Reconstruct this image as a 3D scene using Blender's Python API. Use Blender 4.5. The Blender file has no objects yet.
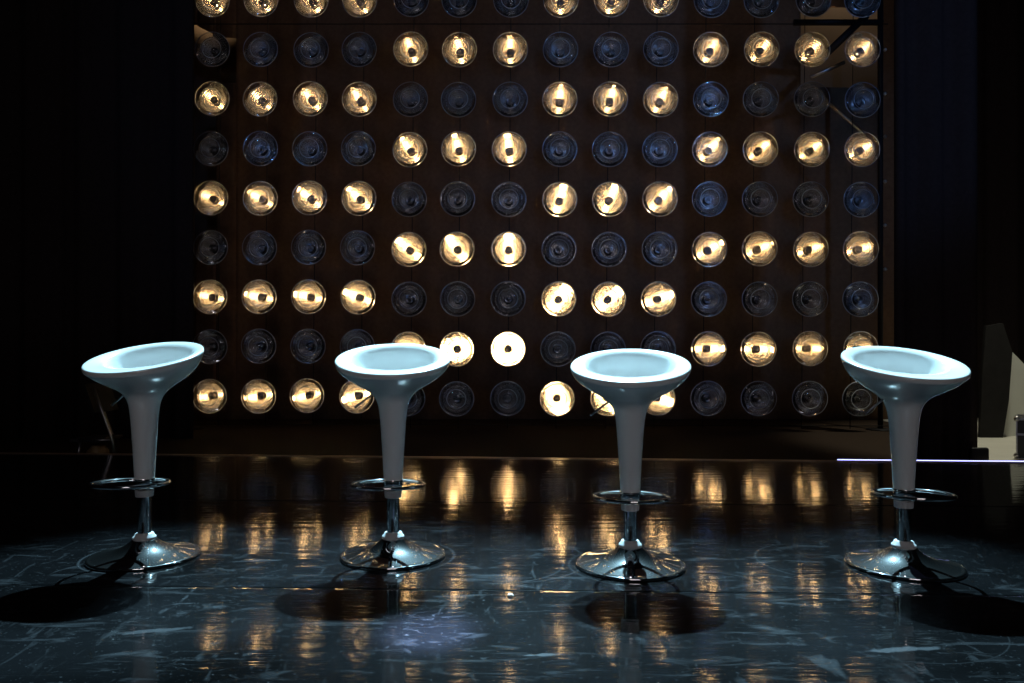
import bpy, bmesh, math, random
from mathutils import Vector, Matrix
PI = math.pi
sc = bpy.context.scene
C = sc.collection
random.seed(7)

# ------------------------------------------------------------------ helpers
F, HX, HY, CAMZ = 750.0, 512.0, 350.0, 0.796       # focal length in px, horizon, eye height
def at(px, py, Y):
    return Vector(((px - HX) / F * Y, Y, CAMZ - (py - HY) / F * Y))

def link(o, parent=None):
    C.objects.link(o)
    if parent is not None:
        o.parent = parent
    return o

def obj(name, bm, mat, parent=None, smooth=True, angle=None):
    me = bpy.data.meshes.new(name)
    bmesh.ops.recalc_face_normals(bm, faces=bm.faces[:])
    bm.to_mesh(me); bm.free()
    if smooth:
        me.shade_smooth()
        if angle:
            me.set_sharp_from_angle(angle=math.radians(angle))
    me.materials.append(mat)
    return link(bpy.data.objects.new(name, me), parent)

def thing(name, label, cat, loc=(0, 0, 0), rotz=0, group=None):
    o = bpy.data.objects.new(name, None)
    o.empty_display_size = 0.05
    C.objects.link(o)
    o.location = loc; o.rotation_euler = (0, 0, rotz)
    return tag(o, label, cat, group)

def tag(o, label, cat, group=None):
    o['label'] = label; o['category'] = cat
    if group:
        o['group'] = group
    return o

def struct(o):
    o['kind'] = 'structure'
    return o

def lathe(bm, prof, seg=48, close=False, axis='Z'):
    """revolve (r, z) points about Z"""
    rings = []
    for r, z in prof:
        if r < 1e-6:
            rings.append([bm.verts.new((0, 0, z))])
        else:
            rings.append([bm.verts.new((r * math.cos(2 * PI * k / seg), r * math.sin(2 * PI * k / seg), z)) for k in range(seg)])
    pairs = list(zip(rings[:-1], rings[1:]))
    if close:
        pairs.append((rings[-1], rings[0]))
    for a, b in pairs:
        for k in range(seg):
            k2 = (k + 1) % seg
            if len(a) == 1 and len(b) == 1:
                continue
            if len(a) == 1:
                bm.faces.new((a[0], b[k], b[k2]))
            elif len(b) == 1:
                bm.faces.new((a[k], a[k2], b[0]))
            else:
                bm.faces.new((a[k], a[k2], b[k2], b[k]))
    return bm

def box(bm, x0, x1, y0, y1, z0, z1, bev=0.0):
    vs = [bm.verts.new((x, y, z)) for x in (x0, x1) for y in (y0, y1) for z in (z0, z1)]
    f = [(0, 1, 3, 2), (4, 6, 7, 5), (0, 4, 5, 1), (2, 3, 7, 6), (0, 2, 6, 4), (1, 5, 7, 3)]
    fs = [bm.faces.new([vs[i] for i in q]) for q in f]
    if bev:
        es = list({e for q in fs for e in q.edges})
        bmesh.ops.bevel(bm, geom=es, offset=bev, segments=2, affect='EDGES', profile=0.5)
    return bm

def tube(bm, pts, r, seg=12, closed=False, cap=True):
    pts = [Vector(p) for p in pts]
    n = len(pts); rings = []
    up = None
    for i, p in enumerate(pts):
        if closed:
            t = pts[(i + 1) % n] - pts[i - 1]
        else:
            t = pts[min(i + 1, n - 1)] - pts[max(i - 1, 0)]
        t.normalize()
        if up is None:
            up = Vector((0, 0, 1)) if abs(t.z) < 0.9 else Vector((1, 0, 0))
        side = t.cross(up).normalized(); u2 = side.cross(t).normalized(); up = u2
        rr = r[i] if isinstance(r, (list, tuple)) else r
        rings.append([bm.verts.new(p + (side * math.cos(2 * PI * k / seg) + u2 * math.sin(2 * PI * k / seg)) * rr) for k in range(seg)])
    m = n if closed else n - 1
    for i in range(m):
        a, b = rings[i], rings[(i + 1) % n]
        for k in range(seg):
            bm.faces.new((a[k], a[(k + 1) % seg], b[(k + 1) % seg], b[k]))
    if cap and not closed:
        bm.faces.new(rings[0][::-1]); bm.faces.new(rings[-1])
    return bm

def prism(bm, pts, off):
    """extrude a polygon (list of Vectors) by the vector off"""
    a = [bm.verts.new(p) for p in pts]; b = [bm.verts.new(Vector(p) + Vector(off)) for p in pts]
    n = len(a)
    bm.faces.new(a); bm.faces.new(b[::-1])
    for i in range(n):
        bm.faces.new((a[i], b[i], b[(i + 1) % n], a[(i + 1) % n]))
    return bm

# ------------------------------------------------------------------ materials
def new_mat(name):
    m = bpy.data.materials.new(name); m.use_nodes = True
    nt = m.node_tree
    return m, nt, nt.nodes, nt.links

def pbr(name, col, rough=0.5, metal=0.0, spec=0.5, coat=0.0, noise=0.0, nscale=20.0, bump=0.0, rvar=0.0, sheen=0.0):
    m, nt, N, L = new_mat(name)
    p = N['Principled BSDF']
    p.inputs['Base Color'].default_value = (*col, 1)
    p.inputs['Roughness'].default_value = rough
    p.inputs['Metallic'].default_value = metal
    p.inputs['Specular IOR Level'].default_value = spec
    p.inputs['Coat Weight'].default_value = coat
    p.inputs['Sheen Weight'].default_value = sheen
    tc = N.new('ShaderNodeTexCoord'); nz = N.new('ShaderNodeTexNoise')
    nz.inputs['Scale'].default_value = nscale; nz.inputs['Detail'].default_value = 5
    L.new(tc.outputs['Object'], nz.inputs['Vector'])
    if noise:
        mx = N.new('ShaderNodeMix'); mx.data_type = 'RGBA'
        mx.inputs[6].default_value = (*[c * (1 - noise) for c in col], 1)
        mx.inputs[7].default_value = (*[min(1, c * (1 + noise)) for c in col], 1)
        L.new(nz.outputs['Fac'], mx.inputs[0]); L.new(mx.outputs[2], p.inputs['Base Color'])
    if rvar:
        mr = N.new('ShaderNodeMapRange')
        mr.inputs[3].default_value = max(0, rough - rvar); mr.inputs[4].default_value = rough + rvar
        L.new(nz.outputs['Fac'], mr.inputs[0]); L.new(mr.outputs[0], p.inputs['Roughness'])
    if bump:
        b = N.new('ShaderNodeBump'); b.inputs['Strength'].default_value = bump; b.inputs['Distance'].default_value = 0.01
        L.new(nz.outputs['Fac'], b.inputs['Height']); L.new(b.outputs[0], p.inputs['Normal'])
    return m

M = {}
M['shell'] = pbr('white_plastic', (0.78, 0.80, 0.80), 0.22, coat=0.7, noise=0.02, nscale=8)
M['collar'] = pbr('pale_plastic', (0.62, 0.64, 0.65), 0.35, noise=0.03)
def chrome_mat():
    """polished chrome with a hazy film of fine wear"""
    m = pbr('chrome', (0.80, 0.82, 0.84), 0.035, metal=1.0, noise=0.03, nscale=30, rvar=0.015)
    N, L = m.node_tree.nodes, m.node_tree.links
    p = N['Principled BSDF']; out = [n for n in N if n.type == 'OUTPUT_MATERIAL'][0]
    g = N.new('ShaderNodeBsdfGlossy'); g.inputs['Roughness'].default_value = 0.36; g.inputs['Color'].default_value = (0.75, 0.77, 0.78, 1)
    mx = N.new('ShaderNodeMixShader'); mx.inputs[0].default_value = 0.020
    L.new(p.outputs[0], mx.inputs[1]); L.new(g.outputs[0], mx.inputs[2]); L.new(mx.outputs[0], out.inputs[0])
    return m
M['chrome'] = chrome_mat()
M['sleeve'] = pbr('grey_plastic', (0.40, 0.41, 0.42), 0.4, noise=0.04)
M['black'] = pbr('black_paint', (0.012, 0.011, 0.011), 0.6, spec=0.2, noise=0.2, nscale=60)
M['drape'] = pbr('black_velvet', (0.034, 0.025, 0.023), 0.95, spec=0.05, noise=0.3, nscale=30, bump=0.1)
M['backdrop'] = pbr('black_serge', (0.19, 0.115, 0.068), 0.95, spec=0.05, noise=0.3, nscale=20, bump=0.1)
M['tan'] = pbr('tan_plaster', (0.36, 0.27, 0.18), 0.85, noise=0.12, nscale=3)
M['ground'] = pbr('black_matting', (0.040, 0.028, 0.020), 0.9, spec=0.05, noise=0.3, nscale=50)
M['pale_floor'] = pbr('pale_boards', (0.62, 0.60, 0.50), 0.6, noise=0.15, nscale=4)
M['white_board'] = pbr('white_board', (0.55, 0.56, 0.49), 0.7, noise=0.05, nscale=6)
M['grey_cloth'] = pbr('grey_cloth', (0.020, 0.019, 0.018), 0.9, spec=0.1, noise=0.25, nscale=12, bump=0.2)
M['case'] = pbr('case_laminate', (0.02, 0.02, 0.022), 0.5, noise=0.2)
M['alu'] = pbr('aluminium', (0.55, 0.54, 0.52), 0.35, metal=1.0, noise=0.1)
M['nosing'] = pbr('edge_metal', (0.62, 0.46, 0.36), 0.55, metal=1.0, noise=0.15, nscale=8)
M['steel'] = pbr('chair_steel', (0.30, 0.30, 0.33), 0.35, metal=1.0, noise=0.1)
M['chair'] = pbr('chair_plastic', (0.03, 0.03, 0.035), 0.45, noise=0.1)
M['bag'] = pbr('brown_bag', (0.22, 0.15, 0.07), 0.6, noise=0.4, nscale=14, bump=0.5)
M['lens_ring'] = pbr('moulded_glass_ring', (0.45, 0.46, 0.48), 0.14, spec=1.0, coat=1.0, noise=0.15, nscale=25, bump=0.15)
M['paper'] = pbr('white_paper', (0.75, 0.75, 0.72), 0.7, noise=0.05)
M['cap'] = pbr('bulb_cap', (0.30, 0.28, 0.27), 0.25, metal=1.0, noise=0.1)

def glass_mat():
    m, nt, N, L = new_mat('clear_glass')
    for n in list(N):
        N.remove(n)
    out = N.new('ShaderNodeOutputMaterial'); mix = N.new('ShaderNodeMixShader')
    tr = N.new('ShaderNodeBsdfTransparent'); gl = N.new('ShaderNodeBsdfGlossy')
    fr = N.new('ShaderNodeFresnel'); fr.inputs[0].default_value = 1.5
    tr.inputs[0].default_value = (0.93, 0.94, 0.95, 1)
    gl.inputs['Roughness'].default_value = 0.04; gl.inputs['Color'].default_value = (0.95, 0.97, 1, 1)
    tc = N.new('ShaderNodeTexCoord'); nz = N.new('ShaderNodeTexNoise'); bp = N.new('ShaderNodeBump')
    nz.inputs['Scale'].default_value = 14; bp.inputs['Strength'].default_value = 0.12; bp.inputs['Distance'].default_value = 0.015
    L.new(tc.outputs['Object'], nz.inputs['Vector']); L.new(nz.outputs['Fac'], bp.inputs['Height'])
    L.new(bp.outputs[0], gl.inputs['Normal'])
    L.new(fr.outputs[0], mix.inputs[0]); L.new(tr.outputs[0], mix.inputs[1]); L.new(gl.outputs[0], mix.inputs[2])
    lw = N.new('ShaderNodeLayerWeight'); lw.inputs[0].default_value = 0.35
    pw = N.new('ShaderNodeMath'); pw.operation = 'POWER'; pw.inputs[1].default_value = 2.2
    sc_ = N.new('ShaderNodeMath'); sc_.operation = 'MULTIPLY'; sc_.inputs[1].default_value = 0.14
    df = N.new('ShaderNodeBsdfDiffuse'); df.inputs[0].default_value = (0.55, 0.56, 0.58, 1)
    mix2 = N.new('ShaderNodeMixShader')
    L.new(lw.outputs['Facing'], pw.inputs[0]); L.new(pw.outputs[0], sc_.inputs[0]); L.new(sc_.outputs[0], mix2.inputs[0])
    L.new(mix.outputs[0], mix2.inputs[1]); L.new(df.outputs[0], mix2.inputs[2])
    L.new(mix2.outputs[0], out.inputs[0])
    return m
M['glass'] = glass_mat()

def reflector_mat():
    """dichroic mirror: two glossy lobes, passes a little light to the rear"""
    m, nt, N, L = new_mat('mirror_bowl')
    for n in list(N):
        N.remove(n)
    out = N.new('ShaderNodeOutputMaterial')
    a = N.new('ShaderNodeBsdfGlossy'); a.inputs['Roughness'].default_value = 0.20; a.inputs['Color'].default_value = (0.74, 0.73, 0.72, 1)
    b = N.new('ShaderNodeBsdfGlossy'); b.inputs['Roughness'].default_value = 0.46; b.inputs['Color'].default_value = (0.72, 0.71, 0.70, 1)
    mx = N.new('ShaderNodeMixShader'); mx.inputs[0].default_value = 0.40
    tr = N.new('ShaderNodeBsdfTransparent'); mt = N.new('ShaderNodeMixShader'); mt.inputs[0].default_value = 0.34
    tc = N.new('ShaderNodeTexCoord'); nz = N.new('ShaderNodeTexNoise'); bp = N.new('ShaderNodeBump')
    nz.inputs['Scale'].default_value = 22; nz.inputs['Detail'].default_value = 3
    bp.inputs['Strength'].default_value = 0.12; bp.inputs['Distance'].default_value = 0.012
    L.new(tc.outputs['Object'], nz.inputs['Vector']); L.new(nz.outputs['Fac'], bp.inputs['Height'])
    L.new(bp.outputs[0], a.inputs['Normal'])
    L.new(a.outputs[0], mx.inputs[1]); L.new(b.outputs[0], mx.inputs[2])
    L.new(mx.outputs[0], mt.inputs[1]); L.new(tr.outputs[0], mt.inputs[2]); L.new(mt.outputs[0], out.inputs[0])
    return m
M['mirror'] = reflector_mat()

def emit(name, col, s):
    m, nt, N, L = new_mat(name)
    p = N['Principled BSDF']
    p.inputs['Base Color'].default_value = (0.6, 0.6, 0.6, 1)
    p.inputs['Emission Color'].default_value = (*col, 1); p.inputs['Emission Strength'].default_value = s
    return m
LAMP_E = 74.0
M['hot'] = emit('glowing_filament', (1.0, 0.60, 0.24), LAMP_E)
M['cold'] = pbr('unlit_bulb', (0.30, 0.32, 0.36), 0.2, spec=0.6, noise=0.1)
M['led'] = emit('blue_white_strip', (0.36, 0.40, 1.0), 3.2)

def floor_mat(seed):
    """dark glossy vinyl with drag marks, painted caustic arcs, dust smears and ripples"""
    m, nt, N, L = new_mat('stage_vinyl')
    p = N['Principled BSDF']
    tc = N.new('ShaderNodeTexCoord')
    def mapping(scale, rot=0.0, loc=(0, 0, 0)):
        mp = N.new('ShaderNodeMapping'); mp.inputs['Scale'].default_value = scale
        mp.inputs['Rotation'].default_value = (0, 0, rot); mp.inputs['Location'].default_value = loc
        L.new(tc.outputs['Object'], mp.inputs['Vector']); return mp.outputs[0]
    def noise(vec, scale, detail=4, rough=0.55, dist=0.0):
        n = N.new('ShaderNodeTexNoise'); n.inputs['Scale'].default_value = scale; n.inputs['Detail'].default_value = detail
        n.inputs['Roughness'].default_value = rough; n.inputs['Distortion'].default_value = dist
        L.new(vec, n.inputs['Vector']); return n.outputs['Fac']
    def rng(v, a, b, c, d):
        r = N.new('ShaderNodeMapRange'); r.inputs[1].default_value = a; r.inputs[2].default_value = b
        r.inputs[3].default_value = c; r.inputs[4].default_value = d; L.new(v, r.inputs[0]); return r.outputs[0]
    def math_(op, a, b=None):
        n = N.new('ShaderNodeMath'); n.operation = op
        for i, v in enumerate((a, b)):
            if v is None: continue
            if isinstance(v, (int, float)): n.inputs[i].default_value = v
            else: L.new(v, n.inputs[i])
        return n.outputs[0]
    def mul(a, b): return math_('MULTIPLY', a, b)
    def mx_(a, b): return math_('MAXIMUM', a, b)
    # broad dusty cloudiness, brushed smears, fine speckle
    cloud = rng(noise(mapping((1, 1, 1), 0, (seed, 0, 0)), 1.7, 5, 0.6), 0.38, 0.68, 0.05, 1.0)
    smear = rng(noise(mapping((2.0, 7.0, 1), 0.35, (seed, 3, 0)), 2.3, 6, 0.62, 0.8), 0.56, 0.72, 0.0, 1.0)
    smear2 = rng(noise(mapping((6.0, 2.2, 1), 0.5, (seed * 2, 1, 0)), 2.6, 6, 0.6, 1.2), 0.60, 0.72, 0.0, 0.8)
    speck = rng(noise(mapping((1, 1, 1), 0, (0, seed, 0)), 70, 3, 0.6), 0.64, 0.74, 0.0, 0.9)
    # thin scratches: ridges of stretched noise
    s1 = noise(mapping((1.2, 5.0, 1), 0.6, (seed, 9, 0)), 1.6, 3, 0.5, 1.5)
    scr = rng(math_('ABSOLUTE', math_('SUBTRACT', s1, 0.52)), 0.0, 0.0035, 1.0, 0.0)
    scr = mul(scr, rng(noise(mapping((1, 1, 1), 0, (4, seed, 0)), 3.1, 2), 0.50, 0.62, 0.0, 0.7))
    marks = mx_(mx_(mul(smear, 0.55), mul(smear2, 0.5)), mx_(speck, scr))
    # curved drag marks, and caustic glow painted as arcs round the bases: centre x, y, radius, half width, which side is kept
    sep = N.new('ShaderNodeSeparateXYZ'); L.new(tc.outputs['Object'], sep.inputs[0])
    for cx, cy, r, w, kx, ky, a in [(-0.02, 2.86, 0.30, 0.004, 1, -0.3, 0.8), (-0.05, 2.80, 0.24, 0.003, 1, -0.6, 0.7), (-0.459, 2.894, 0.235, 0.007, 1, 0.1, 0.5),
                                 (0.4355, 2.768, 0.225, 0.006, -1, -0.1, 0.4), (1.18, 2.83, 0.25, 0.004, -1, 0.4, 0.6), (-1.418, 2.894, 0.222, 0.007, -1, -0.8, 0.6),
                                 (0.62, 2.45, 0.26, 0.005, 0.2, 1, 0.4), (1.1, 2.2, 0.3, 0.003, 0.6, -1, 0.25)]:
        dx = math_('SUBTRACT', sep.outputs[0], cx); dy = math_('SUBTRACT', sep.outputs[1], cy)
        d = math_('SQRT', math_('ADD', mul(dx, dx), mul(dy, dy)))
        band = rng(math_('ABSOLUTE', math_('SUBTRACT', d, r)), 0.0, w, 1.0, 0.0)
        side = rng(math_('ADD', mul(dx, kx), mul(dy, ky)), 0.0, r, 0.0, a)
        marks = mx_(marks, mul(band, side))
    # short bright rubbed streaks: x, y, half length, half width, angle
    for cx, cy, hl, hw, an, a in [(0.085, 1.955, 0.060, 0.010, 0.10, 1.0), (-0.30, 3.30, 0.06, 0.02, 0.1, 0.4), (-0.36, 3.45, 0.06, 0.016, 0.0, 0.4),
                              (0.62, 2.99, 0.05, 0.03, 0.0, 0.5), (-1.02, 2.12, 0.12, 0.016, 0.25, 0.5), (0.33, 3.05, 0.05, 0.02, 0.3, 0.3), (1.03, 1.99, 0.12, 0.016, 0.12, 0.7), (-0.55, 2.70, 0.05, 0.016, 0.5, 0.5)]:
        mp = N.new('ShaderNodeMapping'); mp.vector_type = 'TEXTURE'
        mp.inputs['Location'].default_value = (cx, cy, 0); mp.inputs['Rotation'].default_value = (0, 0, an)
        mp.inputs['Scale'].default_value = (hl, hw, 1)
        wob = N.new('ShaderNodeTexNoise'); wob.inputs['Scale'].default_value = 28
        L.new(tc.outputs['Object'], wob.inputs['Vector']); L.new(tc.outputs['Object'], mp.inputs['Vector'])
        sp = N.new('ShaderNodeSeparateXYZ'); L.new(mp.outputs[0], sp.inputs[0])
        q = math_('ADD', mul(sp.outputs[0], sp.outputs[0]), mul(sp.outputs[1], sp.outputs[1]))
        q = math_('ADD', q, mul(math_('SUBTRACT', wob.outputs['Fac'], 0.5), 3.0))
        marks = mx_(marks, rng(q, 0.4, 1.0, a, 0.0))
    base = N.new('ShaderNodeMix'); base.data_type = 'RGBA'
    base.inputs[6].default_value = (0.0016, 0.0017, 0.0019, 1); base.inputs[7].default_value = (0.0054, 0.0057, 0.0066, 1)
    L.new(cloud, base.inputs[0])
    col = N.new('ShaderNodeMix'); col.data_type = 'RGBA'; col.inputs[7].default_value = (0.062, 0.066, 0.073, 1)
    L.new(mul(marks, 0.8), col.inputs[0]); L.new(base.outputs[2], col.inputs[6])
    L.new(col.outputs[2], p.inputs['Base Color'])
    L.new(math_('ADD', mul(marks, 0.07), rng(cloud, 0, 1, 0.040, 0.080)), p.inputs['Coat Roughness'])
    p.inputs['Coat Weight'].default_value = 1.0; p.inputs['Coat IOR'].default_value = 1.62
    p.inputs['Roughness'].default_value = 0.42; p.inputs['Specular IOR Level'].default_value = 0.006
    # gentle ripples across the rolls
    rip = noise(mapping((1.2, 7.0, 1), 0.03, (seed, 0, 0)), 2.2, 3, 0.5)
    rip2 = noise(mapping((2.0, 24.0, 1), 0.0, (seed, 5, 0)), 2.0, 2, 0.5)
    hsum = math_('ADD', mul(rip, 1.0), mul(rip2, 0.18))
    b = N.new('ShaderNodeBump'); b.inputs['Strength'].default_value = 1.0; b.inputs['Distance'].default_value = 0.0011
    L.new(hsum, b.inputs['Height']); L.new(b.outputs[0], p.inputs['Normal']); L.new(b.outputs[0], p.inputs['Coat Normal'])
    return m

# ------------------------------------------------------------------ setting
GZ = -0.15
def y_edge(x): return 5.52 - 0.065 * x
def y_seam_a(x): return 3.92 - 0.039 * x
def y_seam_b(x): return 2.49 - 0.033 * x
def y_seam_c(x): return 1.02 - 0.03 * x
def y_front(x): return -1.5
lines = [y_edge, y_seam_a, y_seam_b, y_seam_c, y_front]
for i in range(4):
    far, near = lines[i], lines[i + 1]
    bm = bmesh.new()
    X0, X1, n = -7.0, 7.0, 28
    lift_f, lift_n = [(0.0, 0.0), (0.0025, 0.0), (0.0022, 0.0), (0.0, 0.0)][i]
    top_f, top_n, fr_f, fr_n, bot_f, bot_n = [], [], [], [], [], []
    g = 0.0012
    for k in range(n + 1):
        x = X0 + (X1 - X0) * k / n
        yf, yn = far(x) - g, near(x) + g
        fr_f.append(bm.verts.new((x, yf, -0.0015))); top_f.append(bm.verts.new((x, yf - 0.026, lift_f)))
        top_n.append(bm.verts.new((x, yn + 0.002, lift_n))); fr_n.append(bm.verts.new((x, yn, lift_n - 0.0015)))
        bot_f.append(bm.verts.new((x, yf, GZ))); bot_n.append(bm.verts.new((x, yn, GZ)))
    loops = [bot_f, fr_f, top_f, top_n, fr_n, bot_n]
    for a, b in zip(loops, loops[1:] + loops[:1]):
        for k in range(n):
            bm.faces.new((a[k], a[k + 1], b[k + 1], b[k]))
    bm.faces.new([l[0] for l in loops]); bm.faces.new([l[-1] for l in loops][::-1])
    struct(obj('floor', bm, floor_mat(1.7 + 2.3 * i), smooth=False))
bm = bmesh.new(); box(bm, -12, 12, -3, 13, GZ - 0.1, GZ)
struct(obj('floor_backstage', bm, M['ground'], smooth=False)).name = 'floor.004'
bm = bmesh.new(); prism(bm, [Vector((3.80, 6.0, GZ)), Vector((9, 6.0, GZ)), Vector((9, 10.4, GZ)), Vector((5.0, 10.4, GZ)), Vector((4.75, 8.0, GZ))], (0, 0, 0.004))
struct(obj('floor.005', bm, M['pale_floor'], smooth=False))
# metal nosing along the rear stage edge
bm = bmesh.new()
xa, xb = -7.0, 7.0
prism(bm, [Vector((xa, y_edge(xa) - 0.012, 0.0005)), Vector((xa, y_edge(xa) + 0.014, 0.0005)), Vector((xa, y_edge(xa) + 0.014, 0.006)), Vector((xa, y_edge(xa) - 0.004, 0.0075)), Vector((xa, y_edge(xa) - 0.012, 0.003))],
      (xb - xa, y_edge(xb) - y_edge(xa), 0))
struct(obj('trim_1', bm, M['nosing'], smooth=False))
# lit strip on the right part of that edge
bm = bmesh.new()
xa, xb = 2.34, 7.0
ya, yb = y_edge(xa) + 0.018, y_edge(xb) + 0.018
prism(bm, [Vector((xa, ya, GZ)), Vector((xa, ya + 0.012, GZ)), Vector((xa, ya + 0.012, 0.003)), Vector((xa, ya, 0.003))], (xb - xa, yb - ya, 0))
strip = obj('light_strip_holder', bm, M['alu'], smooth=False)
strip.name = 'light_strip'
tag(strip, 'thin blue-white light strip along the rear stage edge behind the rightmost stool', 'light strip')
bm = bmesh.new()
prism(bm, [Vector((xa, ya + 0.001, 0.0035)), Vector((xa, ya + 0.011, 0.0035)), Vector((xa, ya + 0.010, 0.0105)), Vector((xa, ya + 0.002, 0.0105))], (xb - xa, yb - ya, 0))
obj('diffuser', bm, M['led'], strip, smooth=False)

# rear wall far behind
bm = bmesh.new(); box(bm, -11, 11, 11.6, 11.8, GZ, 8.0)
struct(obj('wall_back', bm, M['tan'], smooth=False))

def drape(name, x0, x1, Y, z1, mat, label, holes=None, step=0.045, amp=0.05, lam=0.33, ph=0.0, bend=None):
    """a hung cloth with soft vertical folds; holes(x) gives the covered (z0, z1) spans of a column"""
    n = max(4, int((x1 - x0) / step)); bm = bmesh.new()
    xs = [x0 + (x1 - x0) * k / n for k in range(n + 1)]
    def yy(x, z):
        d = amp * math.sin(2 * PI * x / lam + ph + 0.7 * math.sin(1.3 * x)) + 0.4 * amp * math.sin(2 * PI * x / (lam * 0.37) + 1)
        return Y + d * (1.0 - 0.04 * z)
    cache = {}
    def V(k, z):
        key = (k, round(z, 4))
        if key not in cache:
            cache[key] = bm.verts.new((xs[k], yy(xs[k], z), z))
        return cache[key]
    for k in range(n):
        xm = (xs[k] + xs[k + 1]) / 2
        def spans(x):
            return holes(x) if holes else [(GZ + 0.005, z1)]
        sp0, sp1, m = spans(xs[k]), spans(xs[k + 1]), 4
        if len(sp0) != len(sp1) or max(abs(p - q) for u, v in zip(sp0, sp1) for p, q in zip(u, v)) > 0.2:
            sp0 = sp1 = spans(xm)
        for (a0, b0), (a1, b1) in zip(sp0, sp1):
            for j in range(m):
                za0, zb0 = a0 + (b0 - a0) * j / m, a0 + (b0 - a0) * (j + 1) / m
                za1, zb1 = a1 + (b1 - a1) * j / m, a1 + (b1 - a1) * (j + 1) / m
                bm.faces.new((V(k, za0), V(k + 1, za1), V(k + 1, zb1), V(k, zb0)))
    o = obj(name, bm, mat)
    s = o.modifiers.new('thickness', 'SOLIDIFY'); s.thickness = 0.008
    tag(o, label, 'drape')
    return o

def zc(py, Y): return CAMZ - (py - HY) / F * Y
YB = 10.2
def back_spans(x):
    px = HX + x / YB * F
    bot, top = GZ + 0.005, 7.6
    if 195 <= px <= 237:
        t = (px - 195) / 42
        upper = 24 + 15 * math.sin(min(1, t * 1.1) * PI / 2)
        low = 84 if px > 216 else 236
        return [(bot, zc(low, YB)), (zc(upper, YB), top)]
    if 800 <= px <= 876:
        return [(bot, zc(88, YB)), (zc(8, YB), top)]
    return [(bot, top)]
drape('stage_drape', -5.1, 5.6, YB, 7.6, M['backdrop'], 'wide dark brown-black backcloth hanging behind the wall of round lamps', back_spans, lam=0.9, amp=0.03)
drape('stage_drape', -9.0, (194 - HX) / F * 8.0, 8.0, 7.2, M['drape'], 'black velvet side drape to the left of the lamp wall', None, step=0.05, lam=0.55)
drape('stage_drape', (893 - HX) / F * 6.35, (976 - HX) / F * 6.35, 6.35, 6.4, M['drape'], 'black narrow side drape behind the rightmost stool and light strip', None, lam=0.30)
drape('stage_drape', 5.25, 10.0, 10.5, 7.2, M['drape'], 'black drape far backstage behind the white board at right', None, lam=0.6)

# ------------------------------------------------------------------ lamp wall
rack_y_l, rack_y_r = 8.86, 8.73
def wall_y(x): return 8.795 - 0.0172 * x
COLX = [212.4, 261.1, 310.7, 359.9, 410.8, 459.3, 510.4, 560.7, 611.2, 661.0, 711.1, 761.5, 812.8, 863.0]      # in the second row
ROWY = [-2, 49, 98, 148, 198, 248, 299, 349, 399]
R0 = 0.200
def local_axis(bm):          # lathe about Z -> front of the lamp along -Y
    bmesh.ops.rotate(bm, verts=bm.verts[:], cent=(0, 0, 0), matrix=Matrix.Rotation(PI / 2, 3, 'X'))
    return bm
# z of the profile = distance in front of the bowl's back (after rotation: -y)
def bowl_prof():
    pts = [(0.034, -0.004), (0.044, 0.000)]
    n = 60
    fl = 0.050
    for i in range(n + 1):
        r = 0.050 + (0.152 - 0.050) * i / n
        z = r * r / (4 * fl)
        z += 0.0026 * math.sin(i * PI * 2 / 10.0)
        pts.append((r, z))
    pts += [(0.156, 0.119), (0.158, 0.115)]
    return pts
PRE = {}
def build_lamp_meshes():
    bm = local_axis(lathe(bmesh.new(), bowl_prof(), 40)); PRE['reflector'] = bm
    # front lens with stepped rings and a rolled rim
    lens = [(0.0, 0.176), (0.018, 0.175), (0.024, 0.168), (0.046, 0.1675), (0.053, 0.174), (0.070, 0.172), (0.076, 0.164), (0.098, 0.162), (0.105, 0.168),
            (0.120, 0.165), (0.126, 0.156), (0.146, 0.152), (0.153, 0.158), (0.168, 0.154), (0.174, 0.147), (0.184, 0.146), (0.192, 0.149), (0.1985, 0.146), (0.202, 0.138), (0.198, 0.131),
            (0.188, 0.122), (0.184, 0.112), (0.172, 0.096), (0.168, 0.085), (0.120, 0.030), (0.072, -0.005)]
    PRE['glass_lens'] = local_axis(lathe(bmesh.new(), lens, 40))
    PRE['bulb'] = local_axis(lathe(bmesh.new(), [(0.0, 0.006), (0.006, 0.006), (0.0068, 0.012), (0.0068, 0.077), (0.0, 0.077)], 20))
    PRE['bulb_cap'] = local_axis(lathe(bmesh.new(), [(0.0, 0.0765), (0.030, 0.0765), (0.042, 0.0785), (0.046, 0.083), (0.044, 0.088), (0.036, 0.089), (0.032, 0.086), (0.020, 0.086), (0.016, 0.092), (0.0, 0.096)], 28))
    def torus(R, r, z):
        return local_axis(lathe(bmesh.new(), [(R + r * math.cos(2 * PI * k / 10), z + r * math.sin(2 * PI * k / 10)) for k in range(10)], 48, close=True))
    PRE['rim'] = torus(0.2005, 0.0042, 0.140)
    PRE['lens_ring'] = torus(0.110, 0.0030, 0.1685)
    PRE['socket'] = local_axis(lathe(bmesh.new(), [(0.0, 0.0055), (0.036, 0.0055), (0.040, 0.0), (0.044, -0.03), (0.060, -0.035), (0.060, -0.085), (0.045, -0.100), (0.0, -0.100)], 24))
build_lamp_meshes()
def make_lamp(lit):
    t = thing('reflector_lamp', 'round lamp', 'lamp')
    for part, mat in (('reflector', 'mirror'), ('glass_lens', 'glass'), ('socket', 'black'), ('rim', 'lens_ring'), ('lens_ring', 'lens_ring')):
        obj(part, PRE[part].copy(), M[mat], t, angle=50 if part == 'glass_lens' else None)
    b = obj('bulb', PRE['bulb'].copy(), M['hot'] if lit else M['cold'], t)
    obj('bulb_cap', PRE['bulb_cap'].copy(), M['cap'], b)
    return t
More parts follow.
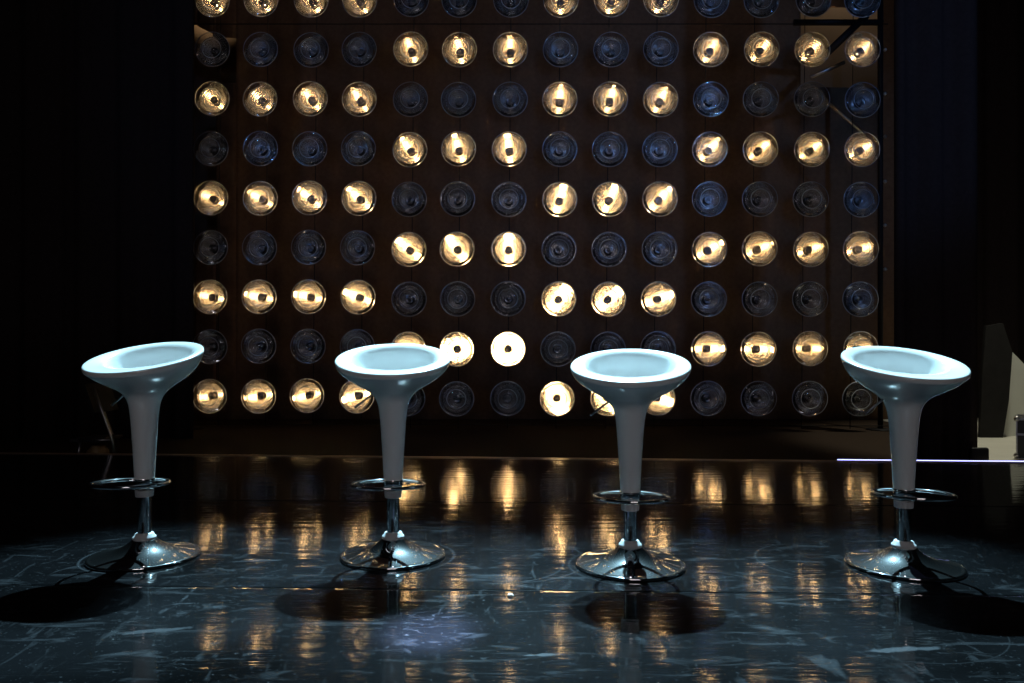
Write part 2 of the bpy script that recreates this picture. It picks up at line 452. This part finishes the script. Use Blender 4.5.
def dup(root):
    r = root.copy(); C.objects.link(r)
    for ch in list(root.children):
        c = ch.copy(); C.objects.link(c); c.parent = r
        for g in list(ch.children):
            d = g.copy(); C.objects.link(d); d.parent = c
    return r
proto = {True: make_lamp(True), False: make_lamp(False)}
fresh = {True: True, False: True}
ORD = ['first', 'second', 'third', 'fourth', 'fifth', 'sixth', 'seventh', 'eighth', 'ninth', 'tenth', 'eleventh', 'twelfth', 'thirteenth', 'fourteenth']
rng = random.Random(3)
lamp_pts = {}
for ri, py in enumerate(ROWY):
    for ci, px in enumerate(COLX):
        grp = 0 if ci < 4 else 1 if ci < 7 else 2 if ci < 10 else 3
        lit = (ri % 2 == 0) == (grp % 2 == 0)
        jx, jy = rng.uniform(-0.7, 0.7), rng.uniform(-0.7, 0.7)
        sx = px - 0.40 * (ri - 1) + jx * 0.6
        sy = 49.5 + (49.5 if grp == 0 else 49.9) * (ri - 1) + jy * 0.6
        Y = 8.795
        for _ in range(3):
            X = (sx - HX) / F * Y; Y = wall_y(X) - 0.14
        p = at(sx, sy, Y)
        o = proto[lit] if fresh[lit] else dup(proto[lit])
        fresh[lit] = False
        tilt = rng.uniform(-0.02, 0.02), rng.uniform(-0.02, 0.02)
        o.location = (p.x, p.y + 0.14, p.z)
        o.rotation_euler = (tilt[0], rng.uniform(-3, 3), -0.0172 + tilt[1])
        lamp_pts[(ri, ci)] = Vector((p.x, p.y + 0.14, p.z))
        row = 'top row' if ri == 0 else 'bottom row' if ri == 8 else ORD[ri] + ' row from top'
        colw = 'leftmost' if ci == 0 else 'rightmost' if ci == 13 else ORD[ci] + ' from left'
        if lit:
            tag(o, f'glowing warm round glass lamp in the {row}, {colw}', 'lamp', 'glowing lamps of the lamp wall')
        else:
            tag(o, f'unlit clear round glass lamp in the {row}, {colw}', 'lamp', 'unlit lamps of the lamp wall')
# black rack that carries the lamps
rack = thing('lamp_rack', 'black tube rack carrying the wall of round lamps', 'rack', (0, 8.9, GZ))
base = Vector((0, 8.9, GZ))
for ci in range(14):
    a, b = lamp_pts[(0, ci)], lamp_pts[(8, ci)]
    bm = bmesh.new()
    top = a + (a - b) * 0.06; bot = b + (b - a) * 0.08
    off = Vector((0, 0.1065, 0)) - base
    tube(bm, [bot + off, top + off], 0.005, 8)
    obj('upright', bm, M['black'], rack)
yr = 0.1065 + 0.012
def rack_pt(px, py):
    Y = 8.95
    for _ in range(3):
        Y = wall_y((px - HX) / F * Y) + yr
    return at(px, py, Y)
for py in (24, 424):
    bm = bmesh.new()
    tube(bm, [rack_pt(186, py) - base, rack_pt(888, py + (2 if py > 300 else 0)) - base], 0.006, 8)
    obj('rail', bm, M['black'], rack)
for px in (190, 882):
    p = rack_pt(px, 20) + Vector((0, 0.038, 0)); bm = bmesh.new()
    tube(bm, [Vector((p.x, p.y, GZ + 0.006)) - base, Vector((p.x, p.y, 5.6)) - base], 0.03, 12)
    post = obj('post', bm, M['black'], rack)
    bm = bmesh.new(); lathe(bm, [(0, 0.0), (0.16, 0.0), (0.16, 0.012), (0.05, 0.02), (0, 0.02)], 24)
    bmesh.ops.translate(bm, verts=bm.verts[:], vec=(p.x, p.y - base.y, 0.001))
    obj('foot_plate', bm, M['black'], post)
# angled braces behind the upper right lamps, and small bolts on the right post
for (x0, y0), (x1, y1), r, mat in [((812, 76), (846, 61), 0.022, 'alu'), ((831, 103), (866, 133), 0.018, 'alu'), ((822, 58), (868, 14), 0.045, 'black'), ((795, 21), (884, 21), 0.035, 'black')]:
    bm = bmesh.new(); a, b = rack_pt(x0, y0), rack_pt(x1, y1)
    d = Vector((0, 0.04, 0)); tube(bm, [a + d - base, b + d - base], r, 10)
    obj('brace', bm, M['brace'] if mat == 'brace' else M[mat], rack)
for py in (49, 93, 136, 181, 225, 269):
    p = rack_pt(882, 20); q = at(886, py, p.y - 0.01)
    bm = bmesh.new(); bmesh.ops.create_icosphere(bm, subdivisions=2, radius=0.022, matrix=Matrix.Translation(Vector((q.x, p.y + 0.012, q.z)) - base))
    obj('bolt', bm, M['alu'], rack)

# ------------------------------------------------------------------ bar stools
def shell_bm():
    seg = 72; bm = bmesh.new(); T = 0.284
    outer = [(0.0345, 0.250), (0.036, 0.285), (0.0385, 0.34), (0.0425, 0.41), (0.047, 0.48), (0.052, 0.545), (0.0565, 0.577), (0.063, 0.600), (0.076, 0.620), (0.094, 0.636),
             (0.115, 0.649), (0.137, 0.662), (0.158, 0.675), (0.178, 0.690), (0.195, 0.706), (0.2085, 0.7235), (0.2160, 0.738), (0.2205, 0.750)]
    rings = []
    def ring(f):
        rings.append([bm.verts.new(f(2 * PI * k / seg)) for k in range(seg)])
    for r, z in outer:
        g = max(0, min(1, (r - 0.13) / 0.06)) * max(0, min(1, (0.2205 - r) / 0.012))
        tl = T * min(1.0, (r / 0.212) ** 2.1)
        if r < 0.053: tl = 0
        k = 1 - 0.06 * min(1, (r / 0.2) ** 3)
        ring(lambda a, r=r, z=z, tl=tl, k=k, g=g: (r * math.cos(a), k * r * math.sin(a), z + tl * k * r * math.sin(a) - 0.013 * g * math.sin(a)))
    # inside of the scoop, measured from the tilted rim plane; bowl pushed towards the back (+y)
    inner = [(0.2205, 0.004, 0), (0.2170, 0.0085, 0), (0.2100, 0.0095, 0.000), (0.200, 0.0088, 0.005), (0.189, 0.0066, 0.013), (0.179, 0.0032, 0.021), (0.1705, -0.0020, 0.026), (0.164, -0.010, 0.029),
             (0.158, -0.023, 0.030), (0.152, -0.040, 0.029), (0.142, -0.060, 0.027), (0.124, -0.079, 0.023), (0.098, -0.092, 0.019), (0.068, -0.100, 0.018), (0.036, -0.104, 0.018)]
    for r, dz, sh in inner:
        k = 0.81 + 0.13 * max(0.0, min(1, (r - 0.160) / 0.05))
        ring(lambda a, r=r, dz=dz, sh=sh, k=k: (r * math.cos(a), k * r * math.sin(a) + sh, 0.755 + dz + T * (k * r * math.sin(a) + sh)))
    cv = bm.verts.new((0, 0.018, 0.755 - 0.106 + T * 0.018))
    for a, b in zip(rings[:-1], rings[1:]):
        for k in range(seg):
            bm.faces.new((a[k], a[(k + 1) % seg], b[(k + 1) % seg], b[k]))
    for k in range(seg):
        bm.faces.new((rings[-1][k], rings[-1][(k + 1) % seg], cv))
    bm.faces.new(rings[0][::-1])
    return bm
def make_stool():
    t = thing('bar_stool', 'white bar stool', 'bar stool')
    s = obj('seat_shell', shell_bm(), M['shell'], t, angle=70)
    m = s.modifiers.new('smooth', 'SUBSURF'); m.levels = 1; m.render_levels = 1
    base_p = [(0.0, 0.0005), (0.196, 0.0005), (0.2005, 0.003), (0.2005, 0.007), (0.197, 0.0105), (0.190, 0.0105), (0.180, 0.0125), (0.160, 0.0165), (0.135, 0.0225), (0.112, 0.0285), (0.092, 0.0360),
              (0.076, 0.0440), (0.063, 0.0520), (0.053, 0.0600), (0.047, 0.0660), (0.043, 0.0700), (0.0, 0.0700)]
    obj('base', lathe(bmesh.new(), base_p, 96), M['chrome'], t, angle=60)
    obj('post', lathe(bmesh.new(), [(0.0, 0.071), (0.0245, 0.071), (0.0245, 0.252), (0.0, 0.252)], 32), M['chrome'], t, angle=50)
    c = obj('collar', lathe(bmesh.new(), [(0.025, 0.0695), (0.041, 0.0695), (0.0425, 0.074), (0.0415, 0.079), (0.036, 0.083), (0.0335, 0.090), (0.030, 0.093), (0.025, 0.093)], 40, close=True), M['collar'], t, angle=50)
    obj('sleeve', lathe(bmesh.new(), [(0.025, 0.226), (0.0315, 0.226), (0.0325, 0.229), (0.0335, 0.2505), (0.025, 0.2505)], 36, close=True), M['sleeve'], t, angle=50)
    return t
def foot_ring_bm(az):
    """ring welded to a clamp behind the cone, its free side raised slightly"""
    bm = bmesh.new(); n = 72; R, off = 0.1310, 0.0900
    ca, sa = math.cos(az), math.sin(az)
    pts = []
    for k in range(n):
        a = 2 * PI * k / n
        x, y = R * math.cos(a), R * math.sin(a) - off
        z = 0.284 - 0.052 * (y - 0.04)
        pts.append((x * ca - y * sa, x * sa + y * ca, z))
    tube(bm, pts, 0.0068, 14, closed=True)
    return bm
def clamp_bm():
    return lathe(bmesh.new(), [(0.0345, 0.272), (0.0385, 0.272), (0.0395, 0.275), (0.0395, 0.292), (0.0385, 0.295), (0.0345, 0.295)], 36, close=True)
def lever_bm():
    bm = bmesh.new()
    tube(bm, [(-0.060, 0.0, 0.637), (-0.074, 0.0, 0.627), (-0.086, 0.0, 0.618), (-0.115, 0.0, 0.596), (-0.1465, 0.0, 0.572), (-0.147, 0.0, 0.5716)], [0.0038, 0.0038, 0.0040, 0.0043, 0.0045, 0.0036], 10)
    return bm
spots = [((144.5, 2.880), 12.5, 4.6, 0.007, 'glossy white bar stool at the far left, in front of the shadowy chair'),
         ((393.2, 2.894), -3, 2.6, 0.000, 'glossy white bar stool second from the left, left of the two middle ones'),
         ((630.2, 2.768), 9, 6.6, -0.022, 'glossy white bar stool third from the left, right of the two middle ones'),
         ((903.8, 2.762), -4, 8.6, -0.011, 'glossy white bar stool at the far right, in front of the blue-white light strip')]
proto_stool = make_stool()
stools = []
for i, ((px, Y), rot, ring_rot, dh, label) in enumerate(spots):
    o = proto_stool if i == 0 else dup(proto_stool)
    stools.append(o)
for o, ((px, Y), rot, ring_rot, dh, label) in zip(stools, spots):
    X = (px - HX) / F * Y
    rz = -math.radians(rot)
    o.location = (X, Y, 0.0022); o.rotation_euler = (0, 0, rz)
    tag(o, label, 'bar stool', 'white bar stools on the stage')
    for ch in o.children:
        n = ch.name.split('.')[0]
        if n in ('seat_shell', 'sleeve'):
            ch.location.z = dh
            if n == 'seat_shell' and abs(px - 512) > 300:
                ch.scale.x = 0.975
    fr = obj('foot_ring', foot_ring_bm(-math.radians(ring_rot) - rz), M['chrome'], o); fr.location.z = dh
    cl = obj('clamp', clamp_bm(), M['chrome'], fr, angle=50)
    lv = obj('lever', lever_bm(), M['steel'], o); lv.location.z = dh

# ------------------------------------------------------------------ things at the edges
# chair in the dark behind the left stool
def place(o, px, py, Y):
    o.location = at(px, py, Y)
cx, cyy = (96 - HX) / F * 6.35, 6.35
ch = thing('folding_chair', 'dark chair with thin metal frame standing in shadow behind the leftmost stool', 'chair', (cx, cyy, GZ), 0.0)
def cp(px, z, dy=0.0):      # local point from a pixel column
    return Vector(((px - HX) / F * (cyy + dy) - cx, dy, z - GZ))
zs = zc(437, 6.35)
bm = bmesh.new(); box(bm, cp(80, 0).x, cp(110, 0).x, -0.16, 0.22, zs - GZ - 0.03, zs - GZ, 0.01); obj('seat', bm, M['chair'], ch)
bm = bmesh.new(); tube(bm, [cp(79, zs - 0.006, -0.17), cp(111, zs - 0.006, -0.17)], 0.008, 8); obj('seat_rail', bm, M['steel'], ch)
for dy in (-0.175, 0.235):
    bm = bmesh.new(); tube(bm, [cp(116, GZ + 0.008, dy), cp(112, zs, dy), cp(103, zc(412, 6.35), dy), cp(94, zc(388, 6.35), dy)], 0.012, 10); obj('back_post', bm, M['steel'], ch)
    bm = bmesh.new(); tube(bm, [cp(80, zs - 0.03, dy), cp(77, GZ + 0.008, dy)], 0.012, 10); obj('leg', bm, M['steel'], ch)
bm = bmesh.new()
a0, a1 = cp(103, zc(412, 6.35)), cp(93, zc(384, 6.35))
prism(bm, [Vector((a0.x, -0.16, a0.z)), Vector((a0.x, 0.22, a0.z)), Vector((a1.x, 0.22, a1.z)), Vector((a1.x, -0.16, a1.z))], (0.02, 0, 0.006))
obj('backrest', bm, M['black'], ch, smooth=False)
bm = bmesh.new(); bmesh.ops.create_icosphere(bm, subdivisions=3, radius=1.0)
rr = random.Random(5)
for v in bm.verts:
    k = 1 + 0.10 * math.sin(5 * v.co.x + 3 * v.co.z) + 0.08 * math.sin(9 * v.co.y + 4 * v.co.x) + rr.uniform(-0.02, 0.02)
    v.co = Vector((v.co.x * 0.085 * k, v.co.y * 0.09 * k, max(-0.6, v.co.z * k) * 0.10))
bg = obj('bag', bm, M['bag'], None); bg.location = (cx + 0.02, cyy - 0.0, GZ + 0.061)
tag(bg, 'small crumpled brown bag on the floor under the dark chair', 'bag')

# backstage right: white board, dark cloth flat, case, weight
def slab(name, pts, Y, th, mat, label, cat):
    bm = bmesh.new(); prism(bm, [at(x, y, Y) for x, y in pts], (0, th, 0))
    o = obj(name, bm, mat, smooth=False); return tag(o, label, cat)
zb = 350 + F * (CAMZ - GZ - 0.0055) / 8.2
slab('scenery_board', [(1003, zb), (1085, zb), (1085, 418), (1024, 364), (1012.5, 352)], 8.2, 0.03, M['white_board'], 'pale grey-white board with sloping top standing backstage at the right', 'board')
zb2 = 350 + F * (CAMZ - GZ - 0.0055) / 8.05
slab('scenery_flat', [(980, zb2), (1003, zb2), (1009, 400), (1012.5, 352), (1003, 323), (986, 326), (982, 380)], 8.05, 0.04, M['grey_cloth'], 'dark grey cloth flat leaning beside the white board backstage', 'flat')
fx = (1016 - HX) / F * 6.5
fc = thing('flight_case', 'dark flight case with metal edges behind the stage at far right', 'case', (fx, 6.5, GZ + 0.0045), -math.atan2(fx, 6.5))
W_, D_, H_ = 0.60, 0.45, 0.345
bm = bmesh.new(); box(bm, 0.004, W_ - 0.004, 0.004, D_, 0.004, H_ - 0.004); obj('body', bm, M['case'], fc, smooth=False)
for (a, b) in [((0, 0, 0), (W_, 0, 0)), ((0, 0, H_), (W_, 0, H_)), ((0, 0, 0), (0, 0, H_)), ((W_, 0, 0), (W_, 0, H_)), ((0, D_, H_), (W_, D_, H_)), ((0, 0, H_), (0, D_, H_)), ((0, 0, H_ * 0.62), (W_, 0, H_ * 0.62))]:
    bm = bmesh.new(); r = 0.011
    box(bm, min(a[0], b[0]) - r + r, max(a[0], b[0]) + r, min(a[1], b[1]) - 0.002, max(a[1], b[1]) + r, max(0.0005, min(a[2], b[2]) - r), max(a[2], b[2]) + r * 0.6)
    obj('edge_trim', bm, M['alu'], fc, smooth=False)
for x in (0, W_):
    for z in (0.014, H_):
        bm = bmesh.new(); bmesh.ops.create_uvsphere(bm, u_segments=16, v_segments=10, radius=0.024, matrix=Matrix.Translation((x + 0.006, 0.012, max(z, 0.0245)))); obj('ball_corner', bm, M['alu'], fc)
bm = bmesh.new(); lathe(bm, [(0, 0), (0.035, 0), (0.035, 0.006), (0, 0.006)], 20); bmesh.ops.rotate(bm, verts=bm.verts[:], cent=(0, 0, 0), matrix=Matrix.Rotation(PI / 2, 3, 'X'))
bmesh.ops.translate(bm, verts=bm.verts[:], vec=(0.12, 0.003, 0.24)); obj('latch', bm, M['alu'], fc)
wx0, wx1 = (972 - HX) / F * 6.22, (990 - HX) / F * 6.22
bm = bmesh.new(); box(bm, wx0, wx1, 6.22, 6.26, GZ + 0.005, GZ + 0.135, 0.018)
tag(obj('stage_weight', bm, M['black']), 'low black weight at the foot of the narrow right side drape', 'weight')
# scrap of paper on the floor
bm = bmesh.new(); bmesh.ops.create_icosphere(bm, subdivisions=2, radius=1.0)
for v in bm.verts:
    k = rr.uniform(0.7, 1.15); v.co = Vector((v.co.x * 0.010 * k, v.co.y * 0.008 * k, max(-0.5, v.co.z * k) * 0.007))
sp = obj('paper_scrap', bm, M['paper'], smooth=False); q = at(510.5, 597, 2.417); sp.location = (q.x, q.y, 0.0052)
tag(sp, 'tiny crumpled white paper scrap on the floor between the middle stools', 'paper scrap')

# ------------------------------------------------------------------ lights
def spot(name, loc, tgt, watts, col, ang, blend=0.5, size=0.06):
    l = bpy.data.lights.new(name, 'SPOT'); l.energy = watts; l.color = col
    l.spot_size = math.radians(ang); l.spot_blend = blend; l.shadow_soft_size = size
    o = bpy.data.objects.new(name, l); C.objects.link(o); o.location = loc
    o.rotation_euler = (Vector(tgt) - Vector(loc)).to_track_quat('-Z', 'Y').to_euler()
    return o
def area(name, loc, tgt, watts, col, sx, sy):
    l = bpy.data.lights.new(name, 'AREA'); l.energy = watts; l.color = col
    l.shape = 'RECTANGLE'; l.size = sx; l.size_y = sy
    o = bpy.data.objects.new(name, l); C.objects.link(o); o.location = loc
    o.rotation_euler = (Vector(tgt) - Vector(loc)).to_track_quat('-Z', 'Y').to_euler()
    return o
COOL = (0.46, 0.82, 1.0)
LZ = 9.2
for o, dx, w in zip(stools, (0.0, 0.6, 0.35, 0.5), (0.85, 1.1, 1.1, 0.95)):
    sx, sy = o.location.x, o.location.y
    k = (LZ - 0.757)
    spot('back_spot', (sx + dx, sy + 0.674 * k, LZ), (sx * 0.97, sy - 0.22, 0.2), 25000 * w, COOL, 9.2, 0.8, 0.07)
# small blue-white pin spot making a pool between the middle stools
spot('pin_spot', (-0.3, 5.6, 7.5), (-0.235, 2.12, 0), 88000, (0.42, 0.58, 1.0), 2.3, 1.0, 0.05)
# dim added fill from the front, and blue fixtures in the auditorium that glint in the glass
area('front_fill', (0.5, -5.0, 4.5), (0, 2.8, 0.6), 52, (1.0, 0.87, 0.88), 3.0, 1.0)
for x, y, z, w, tx, an in [(5.0, -1.5, 5.5, 430, 2.6, 34), (-5.5, -1.0, 5.0, 120, 0, 52), (2.5, -3.0, 6.0, 80, 0, 52)]:
    spot('blue_fixture', (x, y, z), (tx, 8.8, 3.4), w, (0.18, 0.40, 1.0), an, 0.6, 0.13)
# backstage work light at right, lamps on the wall far behind
spot('work_light', (5.0, 7.3, 4.0), (5.4, 7.5, GZ), 300, (1.0, 0.97, 0.80), 70, 0.4, 0.15)
spot('wall_lamp', (-4.55, 10.9, 6.3), (-4.55, 11.6, 6.15), 22, (1.0, 0.72, 0.45), 72, 0.3, 0.1)
spot('wall_lamp', (5.1, 10.9, 6.9), (5.1, 11.6, 6.2), 12, (1.0, 0.80, 0.62), 100, 0.6, 0.1)

w = bpy.data.worlds.new('World'); sc.world = w; w.use_nodes = True
w.node_tree.nodes['Background'].inputs[0].default_value = (0.010, 0.009, 0.010, 1)
w.node_tree.nodes['Background'].inputs[1].default_value = 0.05

# ------------------------------------------------------------------ camera
cam = bpy.data.cameras.new('Camera'); co = bpy.data.objects.new('Camera', cam); C.objects.link(co)
co.location = (0, 0, CAMZ); co.rotation_euler = (PI / 2, 0, 0)
cam.sensor_fit = 'HORIZONTAL'; cam.sensor_width = 36.0; cam.lens = 36.0 * F / 1024.0
cam.shift_y = (HY - 341.5) / 1024.0
cam.clip_start = 0.05; cam.clip_end = 100
sc.camera = co

vs = sc.view_settings
sc.display_settings.display_device = 'sRGB'
vs.view_transform = 'Standard'; vs.look = 'None'; vs.exposure = 0.0; vs.gamma = 1.0; vs.use_curve_mapping = False
cy = sc.cycles
cy.max_bounces = 14; cy.diffuse_bounces = 4; cy.glossy_bounces = 8; cy.transparent_max_bounces = 24
cy.sample_clamp_indirect = 12.0; cy.blur_glossy = 0.1
cy.use_denoising = True
